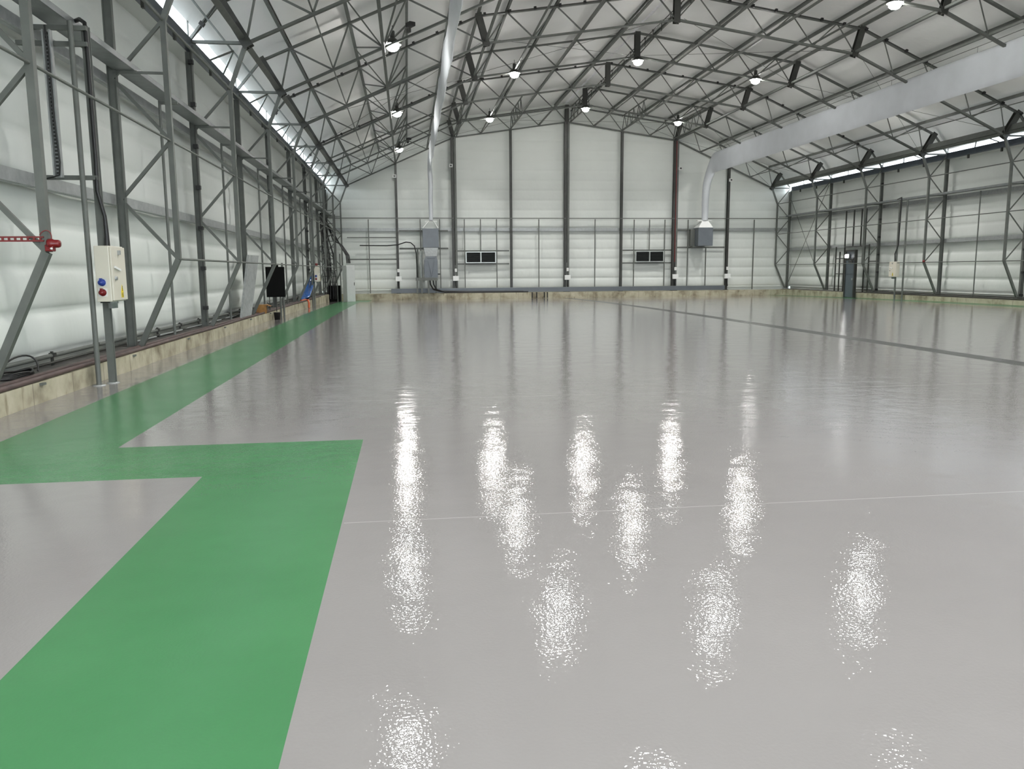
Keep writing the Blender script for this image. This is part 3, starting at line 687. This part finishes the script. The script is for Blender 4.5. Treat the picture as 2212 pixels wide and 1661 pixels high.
def power_board(loc, rz, lab, mirror=1):
    r = thing('power_board', lab, 'power board', loc, rz)
    w, d, h = .58, .20, .78
    MB().box(-d/2, d/2, -w/2, w/2, 0, h).build('enclosure', 'cream', r, .012)
    MB().box(d/2, d/2+.025, -w/2+.015, w/2-.012, .015, h-.015).build('door', 'cream', r, .006)
    for z, mt in ((.27, 'blue_plastic'), (.13, 'red')):
        m_ = mirror
        MB().box(-.075, .045, -m_*(w/2) - (.006 if m_ > 0 else 0), -m_*(w/2)+(.006 if m_ < 0 else 0), z-.055, z+.055).build('socket_plate', 'cab' if mt == 'blue_plastic' else 'white', r)
        o = MB(); o.lathe([(.001, -.075*m_), (.036, -.07*m_), (.036, -.012*m_), (.05, -.01*m_), (.05, 0)], (-.015, -m_*(w/2+.004), z), 16, True, 'y'); o.build('socket', mt, r)
        MB().box(-.03, 0, -m_*(w/2+.05)-.02, -m_*(w/2+.05)+.02, z+.03, z+.06).build('socket_lid', mt, r)
    x = d/2+.026
    MB().box(x-.01, x+.03, -.02, .03, h-.12, h-.06).build('latch', 'steel_light', r)
    MB().bar((x+.012, -.20, h*.62), (x+.012, .02, h*.565), .02, .03).build('handle', 'white', r)
    MB().lathe([(.001, .03), (.028, .028), (.03, 0)], (x-.005, -.17, h*.42), 14, True, 'x').build('lock', 'steel_light', r)
    o = MB(); y0 = .06
    o.add([(x, y0-.045, .05), (x, y0+.045, .05), (x, y0+.04, .14), (x, y0, .235), (x, y0-.04, .14), (x+.003, y0-.045, .05), (x+.003, y0+.045, .05), (x+.003, y0+.04, .14), (x+.003, y0, .235), (x+.003, y0-.04, .14)],
          [(5, 6, 7, 8, 9), (0, 1, 6, 5), (1, 2, 7, 6), (2, 3, 8, 7), (3, 4, 9, 8), (4, 0, 5, 9)])
    s_ = o.build('warning_sticker', 'yellow', r)
    o = MB()
    o.bar((x+.004, y0+.008, .215), (x+.004, y0-.006, .175), .004, .006, (1, 0, 0)); o.bar((x+.004, y0-.006, .175), (x+.004, y0+.006, .178), .004, .006, (1, 0, 0)); o.bar((x+.004, y0+.006, .178), (x+.004, y0-.004, .14), .004, .006, (1, 0, 0))
    for z in (.115, .098, .081, .066): o.box(x+.003, x+.005, y0-.032, y0+.032, z-.003, z+.003)
    o.build('warning_print', 'black', s_)
    for y in (-.10, .03): MB().lathe([(.001, -.10), (.04, -.10), (.04, -.03), (.05, -.03), (.05, 0)], (.02, y, 0), 14).build('cable_gland', 'steel_light', r)
    MB().box(-.09, .02, -.21, -.05, -.02, 0).build('mount_plate', 'steel_dark', r)
    return r
power_board((-4.225, 12.22, 1.20), 0, 'cream power board with blue and red sockets on the near left posts')
cable([(-4.24, 12.22, 1.96), (-4.24, 12.24, 2.15), (-4.24, 12.22, 2.4), (-4.30, 12.18, 2.75), (-4.30, 12.22, 3.2), (-4.30, 12.22, 4.85), (-4.32, 12.26, 5.02), (-4.45, 12.45, 5.12), (-4.75, 12.7, 5.1)], [.045, .034]+[.028]*7, 'power_cable', 'thick black cable dropping from the tray into the near power board')
# alarm sounder on the nearest frame leg
r = thing('alarm_sounder', 'red alarm sounder on the nearest left frame leg', 'alarm', (-3.985, 9.66, 1.93))
MB().lathe([(.001, -.02), (.052, -.02), (.056, 0), (.056, .03), (.046, .045), (.044, .09), (.036, .108), (.001, .112)], (.03, 0, .0), 22, True, 'x').build('horn', 'red', r)
MB().box(-.015, .075, -.04, .04, -.085, -.01).build('base', 'red', r, .01); MB().lathe([(.001, -.02), (.010, -.018), (.013, .0)], (.06, -.041, -.055), 10, True, 'y').build('test_button', 'white', r)
MB().tube(bez((.05, 0, .05), (.07, 0, .17), (-.02, -.03, .17), (-.05, -.05, .09)), .006, 6).build('wire', 'darkred', r)
r = thing('perforated_rail', 'dark red perforated rail reaching the nearest frame leg from the left', 'rail', (-4.03, 9.70, 1.985))
b = MB(); b.box(-1.3, 0, -.01, .01, .012, .03); b.box(-1.3, 0, -.01, .01, -.03, -.012)
for i in range(20): b.box(-1.3+i*.066, -1.28+i*.066, -.01, .01, -.012, .012)
b.build('strip', 'darkred', r)
# sheeting posts between the frames
pg = 'posts below the left cable tray'
for i, y in enumerate((17.3, 22.7, 28.0, 33.3, 38.6)):
    r = thing('tray_post', 'slim grey post under the left cable tray, %s bay from the viewer' % ORD[i], 'post', (-4.80, y, .27), 0, pg)
    MB().tube([(0, 0, 0), (0, 0, 4.72)], .028, 10).build('shaft', 'steel', r); MB().bar((-.02, 0, 4.68), (.35, 0, 4.68), .05).build('arm', 'steel', r)
    MB().box(-.05, .05, -.05, .05, 0, .015).build('foot', 'steel', r)
for i, y in enumerate((28.2, 33.75)):
    r = thing('tray_post', 'slim post under the right cable tray, %s one along the right wall' % ('farther', 'nearer')[1-i], 'post', (25.75, y, .195), 0, 'posts below the right cable tray')
    MB().tube([(0, 0, 0), (0, 0, 4.80)], .028, 10).build('shaft', 'steel', r); MB().box(-.05, .05, -.05, .05, 0, .015).build('foot', 'steel', r)
# pipes and rails on the left ledge
r = thing('ledge_pipe', 'grey pipe on low stands along the left ledge', 'pipe', (-5.10, 0, .27))
MB().tube([(0, -2, .16), (0, 46, .16)], .03, 10).build('pipe', 'steel', r); MB().tube([(.04, -2, .07), (.04, 46, .07)], .02, 8).build('lower_pipe', 'steel_dark', r)
sm = MB().box(-.015, .015, -.02, .02, 0, .22).box(-.03, .05, -.035, .035, .14, .2).mesh('stand', 'steel_dark')
for i in range(22): inst('stand', sm, r, (0, 8.9+i*1.65, 0))
for x, z, lab in ((-4.60, .30, 'brown pipe along the top edge of the left kerb'), (-4.78, .29, 'brown pipe lying just behind the kerb edge on the left ledge')):
    cable([(x+.012*math.sin(i*1.3), -2+i*2, z+.006*math.sin(i*2.1)) for i in range(24)], .032, 'kerb_pipe', lab, 'maroon', cat='pipe', group='pipes on the left kerb')
for i in range(6):
    y = 10.55+i*3.4
    tag(MB().box(-4.60, -4.525, y-.05, y+.05, .22, .25).build('pipe_clip', 'steel'), 'small grey pipe clip on the left kerb face, %s one from the viewer' % ORD[i], 'clip', 'clips on the left kerb')
# black cable coil
b = MB()
for q in range(5):
    rr = .26-.02*q
    b.tube([(-5.0+rr*.75*math.cos(t*PI/9)+.02*q, 10.75+rr*1.6*math.sin(t*PI/9), .31+.014*q+.01*math.sin(t+q)) for t in range(19)], .015, 6)
b.tube(bez((-4.85, 11.15, .33), (-4.9, 11.4, .62), (-5.15, 11.0, .60), (-5.1, 10.6, .33)), .012, 6)
tag(b.build('cable_coil', 'black'), 'coil of black cable lying on the left ledge near the viewer', 'cable')
# clutter on the left ledge farther back
r = thing('metal_sheet', 'pale galvanised sheet leaning against a left frame', 'sheet metal', (-4.72, 24.1, .275))
o = MB(); o.hexa([(-.06, -.40, .0), (-.03, -.40, .0), (.09, .55, .0), (.06, .55, .0), (-.06, 1.15, 1.84), (-.03, 1.15, 1.84), (.09, 2.3, 1.84), (.06, 2.3, 1.84)]); o.build('sheet', 'steel_light', r)
o = MB(); o.hexa([(-.03, -.40, .0), (.0, -.41, .0), (.0, -.37, .0), (-.03, -.36, .0), (-.03, 1.15, 1.84), (.0, 1.14, 1.84), (.0, 1.18, 1.84), (-.03, 1.19, 1.84)]); o.build('folded_edge', 'steel_light', r)
r = thing('black_board', 'matt black board standing above the left ledge on thin legs', 'board', (-4.38, 27.9, .27))
MB().box(-.32, .29, -.03, .03, .49, 1.50).build('panel', 'screen', r)
MB().box(-.13, .10, -.02, .02, 1.50, 1.56).build('top_lip', 'screen', r)
for x in (-.24, -.02, .2): MB().tube([(x, .04, 0), (x, .04, .6)], .015, 6).build('leg', 'steel_dark', r)
r = thing('cardboard_box', 'brown cardboard box on the left ledge beside the black board', 'box', (-4.72, 26.9, .275), .1)
MB().box(-.14, .16, -.25, .3, 0, .27).build('carton', 'cardboard', r); 
o = MB(); o.hexa([(.16, -.25, .27), (.30, -.25, .22), (.30, .3, .22), (.16, .3, .27), (.16, -.25, .276), (.30, -.25, .226), (.30, .3, .226), (.16, .3, .276)]); o.build('flap', 'cardboard', r)
r = thing('waste_bucket', 'small black bucket on the floor against the left kerb', 'bucket', (-4.38, 27.85, zf(27.85)))
MB().lathe([(.001, .01), (.085, .01), (.09, 0), (.115, .24), (.125, .25), (.11, .245), (.085, .02)], n=20).build('pail', 'black', r)
MB().tube(bez((-.115, 0, .22), (-.1, -.1, .20), (.1, -.1, .20), (.115, 0, .22)), .005, 5).build('handle', 'steel_dark', r)
for i, (x, y) in enumerate(((-4.22, 28.35), (-4.38, 28.75))):
    cable([(x, y, zf(y)), (x, y, 1.9 if i == 0 else 1.2)], .034, 'conduit_pipe', 'vertical conduit on the floor beside the black board, %s one' % ('thicker front', 'shorter rear')[i], 'steel', 10, 'conduit', 'conduits by the black board')
# frame tube along the kink that carries a clip light
r = thing('tarpaulin', 'crumpled blue plastic sheet leaning on the left ledge', 'tarpaulin', (-4.85, 38.6, .27))
o = MB()
def TP(i, j):
    t = i/18; a = 2*PI*j/18; w = (.52-.30*t)*(1+.16*math.sin(a*3+t*6)+.08*math.sin(a*5-t*9)); h = (.20-.08*t)*(1+.2*math.sin(a*2+t*4))
    return (.16+.12*t+h*math.cos(a), -.55+2.6*t+w*math.sin(a), .04+.16*(1-t)*abs(math.cos(a))+1.08*t+.12*math.sin(a)*t+.03*math.sin(a*4+t*8))
o.grid(TP, 18, 18)
o.build('sheet', 'tarp', r)
cable([(-4.62, 37.7, .31), (-4.50, 37.55, .31), (-4.46, 37.45, .18), (-4.46, 37.4, zf(37.4)+.01)], .045, 'hose', 'orange hose bent over the left kerb', 'orange', 8, 'hose')
cable([(-4.7, 36.6, .315), (-4.66, 37.4, .33), (-4.62, 37.75, .315)], .04, 'hose_end', 'orange hose end lying on the left ledge by the blue sheet', 'orange', 8, 'hose')
power_board((-4.28, 39.6, 1.12), 0, 'cream power board far down the left wall beside the blue sheet')
for i, (x, y) in enumerate(((-4.35, 39.35), (-4.32, 39.85))):
    cable([(x-.14, y, zf(y)), (x-.14, y, 4.98)], .04, 'floor_post', 'grey floor post of the far left power board, %s one' % ('nearer', 'farther')[i], 'steel', 10, 'post', 'posts of the far left board')
cable([(-4.36, 39.5, 1.89), (-4.36, 39.45, 2.3), (-4.42, 39.5, 3.0), (-4.42, 39.5, 5.08)], .03, 'power_cable', 'black cable rising from the far left power board')
tag(MB().lathe([(.001, 0), (.05, 0), (.06, .05), (.05, .1), (.001, .11)], (-3.92, 36.2, 1.86), 14).build('alarm_sounder', 'darkred'), 'small dark red sounder on a far left frame leg', 'alarm')
# spare conduits lying on the ledge
for i in range(5):
    y = 15.2+i*1.9
    tag(MB().tube([(-5.05+.04*math.sin(i*3), y, .335), (-5.0, y+1.5, .335)], .018, 6).build('loose_conduit', 'steel_light'), 'short loose conduit on the left ledge, %s one from the viewer' % ORD[i], 'conduit', 'loose conduits on the ledge')
# grey cabinet in the back left corner
yb = 46.9
r = thing('electrical_cabinet', 'tall pale grey cabinet in the back left corner', 'cabinet', (-3.30, yb, zf(yb)), .62)
MB().box(-.28, .28, -.21, .21, .0, 2.08).build('carcass', 'cab', r, .008); MB().box(-.265, .265, -.232, -.212, .04, 2.04).build('door', 'cab', r, .004)
MB().box(.20, .23, -.25, -.232, .95, 1.12).build('handle', 'steel_dark', r)
for i in range(3):
    cable([(-3.36+.08*i, yb, 2.06), (-3.40+.08*i, yb+.05, 2.5), (-3.75+.05*i, yb+.5, 3.1), (-4.2, yb+1.2, 3.9-.25*i), (-4.6, yb+1.9, 4.5), (-4.75, yb+2.2, 5.05)], .035, 'power_cable', 'black cable from the grey cabinet up to the tray, %s of three' % ORD[i], group='cables above the grey cabinet')
for i, x in enumerate((-3.98, -3.78)):
    cable([(x, yb+.3, zf(yb)), (x, yb+.3, 2.6)], .028, 'conduit_pipe', 'vertical conduit left of the grey cabinet, %s one' % ('outer', 'inner')[i], 'steel', 8, 'conduit', 'conduits by the grey cabinet')
r = thing('dark_gap_panel', 'black panel added for the dark gap in the back left corner', 'panel', (-4.25, 48.3, zf(48.3)))  # added black sheet, its colour stands in for the dark gap low in this corner
MB().box(-.34, .36, -.02, .02, 0, .95).build('panel', 'screen', r); MB().box(-.34, -.30, .02, .25, 0, .6).build('foot', 'steel_dark', r)
r = thing('cable_ladder', 'dark mass of cables and ladder rack in the back left corner', 'cable ladder', (-4.45, 47.6, .0))
o = MB()
for q in range(7):
    o.tube([(-.35+.11*q+.05*math.sin(q*2), .6+.15*math.sin(q*1.7), .0), (-.3+.1*q, .7+.1*math.sin(q), 1.2), (-.35+.1*q+.1*math.sin(q*3), .8, 2.6), (-.5+.05*q, 1.0, 4.2), (-.5+.04*q, 1.2, 5.0)], .035, 6)
o.build('cables', 'black', r)
o = MB()
for x in (-.45, .35): o.bar((x, .9, 0), (x, .9, 4.9), .05)
for i in range(14): o.bar((-.45, .9, .3+i*.34), (.35, .9, .3+i*.34), .04)
o.build('ladder', 'steel_dark', r)

# ------------------------------------------------------------------ right wall fittings
power_board((24.95, 38.65, 1.12), PI, 'cream power board on posts along the right wall', 1)
for i, (x, y) in enumerate(((25.0, 38.75), (25.16, 38.35))):
    cable([(x+.1, y, zf(y)), (x+.1, y, 5.0)], .045, 'floor_post', 'tall grey post at the right wall power board, %s one' % ('left', 'right')[i], 'steel', 10, 'post', 'posts of the right power board')
cable([(25.0, 38.72, 1.88), (25.0, 38.75, 2.3), (25.06, 38.6, 2.75), (25.06, 38.55, 4.9), (25.08, 38.6, 5.12), (25.25, 39.2, 5.08)], .03, 'power_cable', 'black cable dropping to the right wall power board')
r = struct(thing('door_1', 'slate blue steel door set in the right wall', 'door', (25.30, 43.4, zf(43.4))))
MB().box(-.03, .03, -.44, .44, .02, 2.12).build('leaf', 'door', r); 
b = MB(); b.box(-.07, .08, -.54, -.44, 0, 2.72); b.box(-.07, .08, .44, .54, 0, 2.72); b.box(-.07, .08, -.44, .44, 2.62, 2.72); b.box(-.05, .06, -.44, .44, 2.12, 2.2); b.build('frame', 'steel_dark', r)
MB().box(-.01, .02, -.44, .44, 2.2, 2.62).build('top_panel', 'duct_metal', r); MB().box(-.09, -.03, -.36, -.30, 1.0, 1.12).build('handle', 'alu', r)
MB().box(-.10, -.03, -.3, .1, 2.0, 2.08).build('closer', 'steel_dark', r)
r = thing('bulkhead_light', 'lit bulkhead lamp above the blue door', 'lamp', (25.2, 43.62, zf(43)+2.36))
MB().box(-.02, .04, -.17, .17, -.12, .12).build('base', 'white', r, .01); MB().box(-.09, -.02, -.13, .13, -.09, .09).build('diffuser', 'bulkhead', r, .02)
r = thing('door_closer_arm', 'black cable loop hanging below the bulkhead lamp', 'cable', (25.22, 43.2, 2.05)); r.name = 'cable_loop'
MB().tube(bez((0, .25, .1), (-.03, .1, -.12), (-.03, -.1, -.12), (0, -.25, .12)), .014, 6).build('loop', 'black', r)
dp = [(45.8, .19, 2.85), (45.35, .19, 2.55), (44.85, .19, 4.9), (44.0, 2.85, 4.9), (43.2, 2.85, 4.9), (42.75, .19, 4.9), (42.3, .19, 2.9)]
for i, (y, z0, z1) in enumerate(dp):
    b = MB().bar((25.72, y, z0), (25.72, y, z1), .06)
    tag(b.build('door_framing_post', 'steel_dark'), 'thin upright of the framing round the blue door, %s one from the back' % ORD[i], 'post', 'uprights round the blue door')
for i, (y0, y1, z) in enumerate(((44.85, 45.8, 2.15), (44.85, 45.8, 1.25), (42.3, 44.85, 2.82), (41.6, 42.3, 1.95))):
    b = MB().bar((25.7, y0, z), (25.7, y1, z), .05)
    tag(b.build('door_framing_rail', 'steel_dark'), ('upper short rail behind the blue door framing', 'lower short rail behind the blue door framing', 'rail across the top of the blue door framing', 'short rail between the door framing and a leg')[i], 'rail', 'rails round the blue door')
for i, (z, h) in enumerate(((.30, .03), (.245, .025))):
    cable([(25.62-.12*i, 2, z), (25.62-.12*i, 42.2, z)], h, 'ledge_pipe', 'dark pipe along the right ledge, %s one' % ('rear', 'front')[i], 'steel_dark', 8, 'pipe', 'pipes on the right ledge')
tag(MB().lathe([(.001, 0), (.05, 0), (.06, .05), (.05, .1), (.001, .11)], (24.86, FY(5)-.07, 1.84), 14).build('alarm_sounder', 'darkred'), 'small dark red sounder on a right frame leg near the blue door', 'alarm')

# ------------------------------------------------------------------ world, camera
w = bpy.data.worlds.new('daylight'); S.world = w; w.use_nodes = True
bg = w.node_tree.nodes['Background']; bg.inputs[0].default_value = (.86, .93, 1, 1); bg.inputs[1].default_value = 6.5
pl = bpy.data.lights.new('door_portal', 'AREA'); pl.shape = 'RECTANGLE'; pl.size = 24.4; pl.size_y = 6.4; pl.cycles.is_portal = True
po = bpy.data.objects.new('door_portal', pl); COL.objects.link(po); po.location = (CX, Y0, 3.2); po.rotation_euler = (PI/2, 0, 0)
cam = bpy.data.cameras.new('camera'); co = bpy.data.objects.new('camera', cam); COL.objects.link(co); S.camera = co
f, yaw, pit, rol = 1722.29, .129058534, .142332049, -.00719122
cam.sensor_fit = 'HORIZONTAL'; cam.sensor_width = 36; cam.lens = f/2212*36; cam.clip_end = 300; cam.clip_start = .05
fw = Vector((math.sin(yaw)*math.cos(pit), math.cos(yaw)*math.cos(pit), -math.sin(pit)))
rt = Vector((math.cos(yaw), -math.sin(yaw), 0)); up = rt.cross(fw)
r2 = rt*math.cos(rol)+up*math.sin(rol); u2 = up*math.cos(rol)-rt*math.sin(rol)
mt = Matrix((r2, u2, -fw)).transposed().to_4x4(); mt.translation = (0, 0, 1.6); co.matrix_world = mt

S.view_settings.view_transform = 'Standard'; S.view_settings.look = 'None'; S.view_settings.gamma = 1; S.view_settings.use_curve_mapping = False
S.view_settings.exposure = 0.38
c = S.cycles
c.max_bounces = 10; c.diffuse_bounces = 5; c.glossy_bounces = 4; c.caustics_reflective = False; c.caustics_refractive = False
c.sample_clamp_indirect = 4.0; c.use_denoising = True
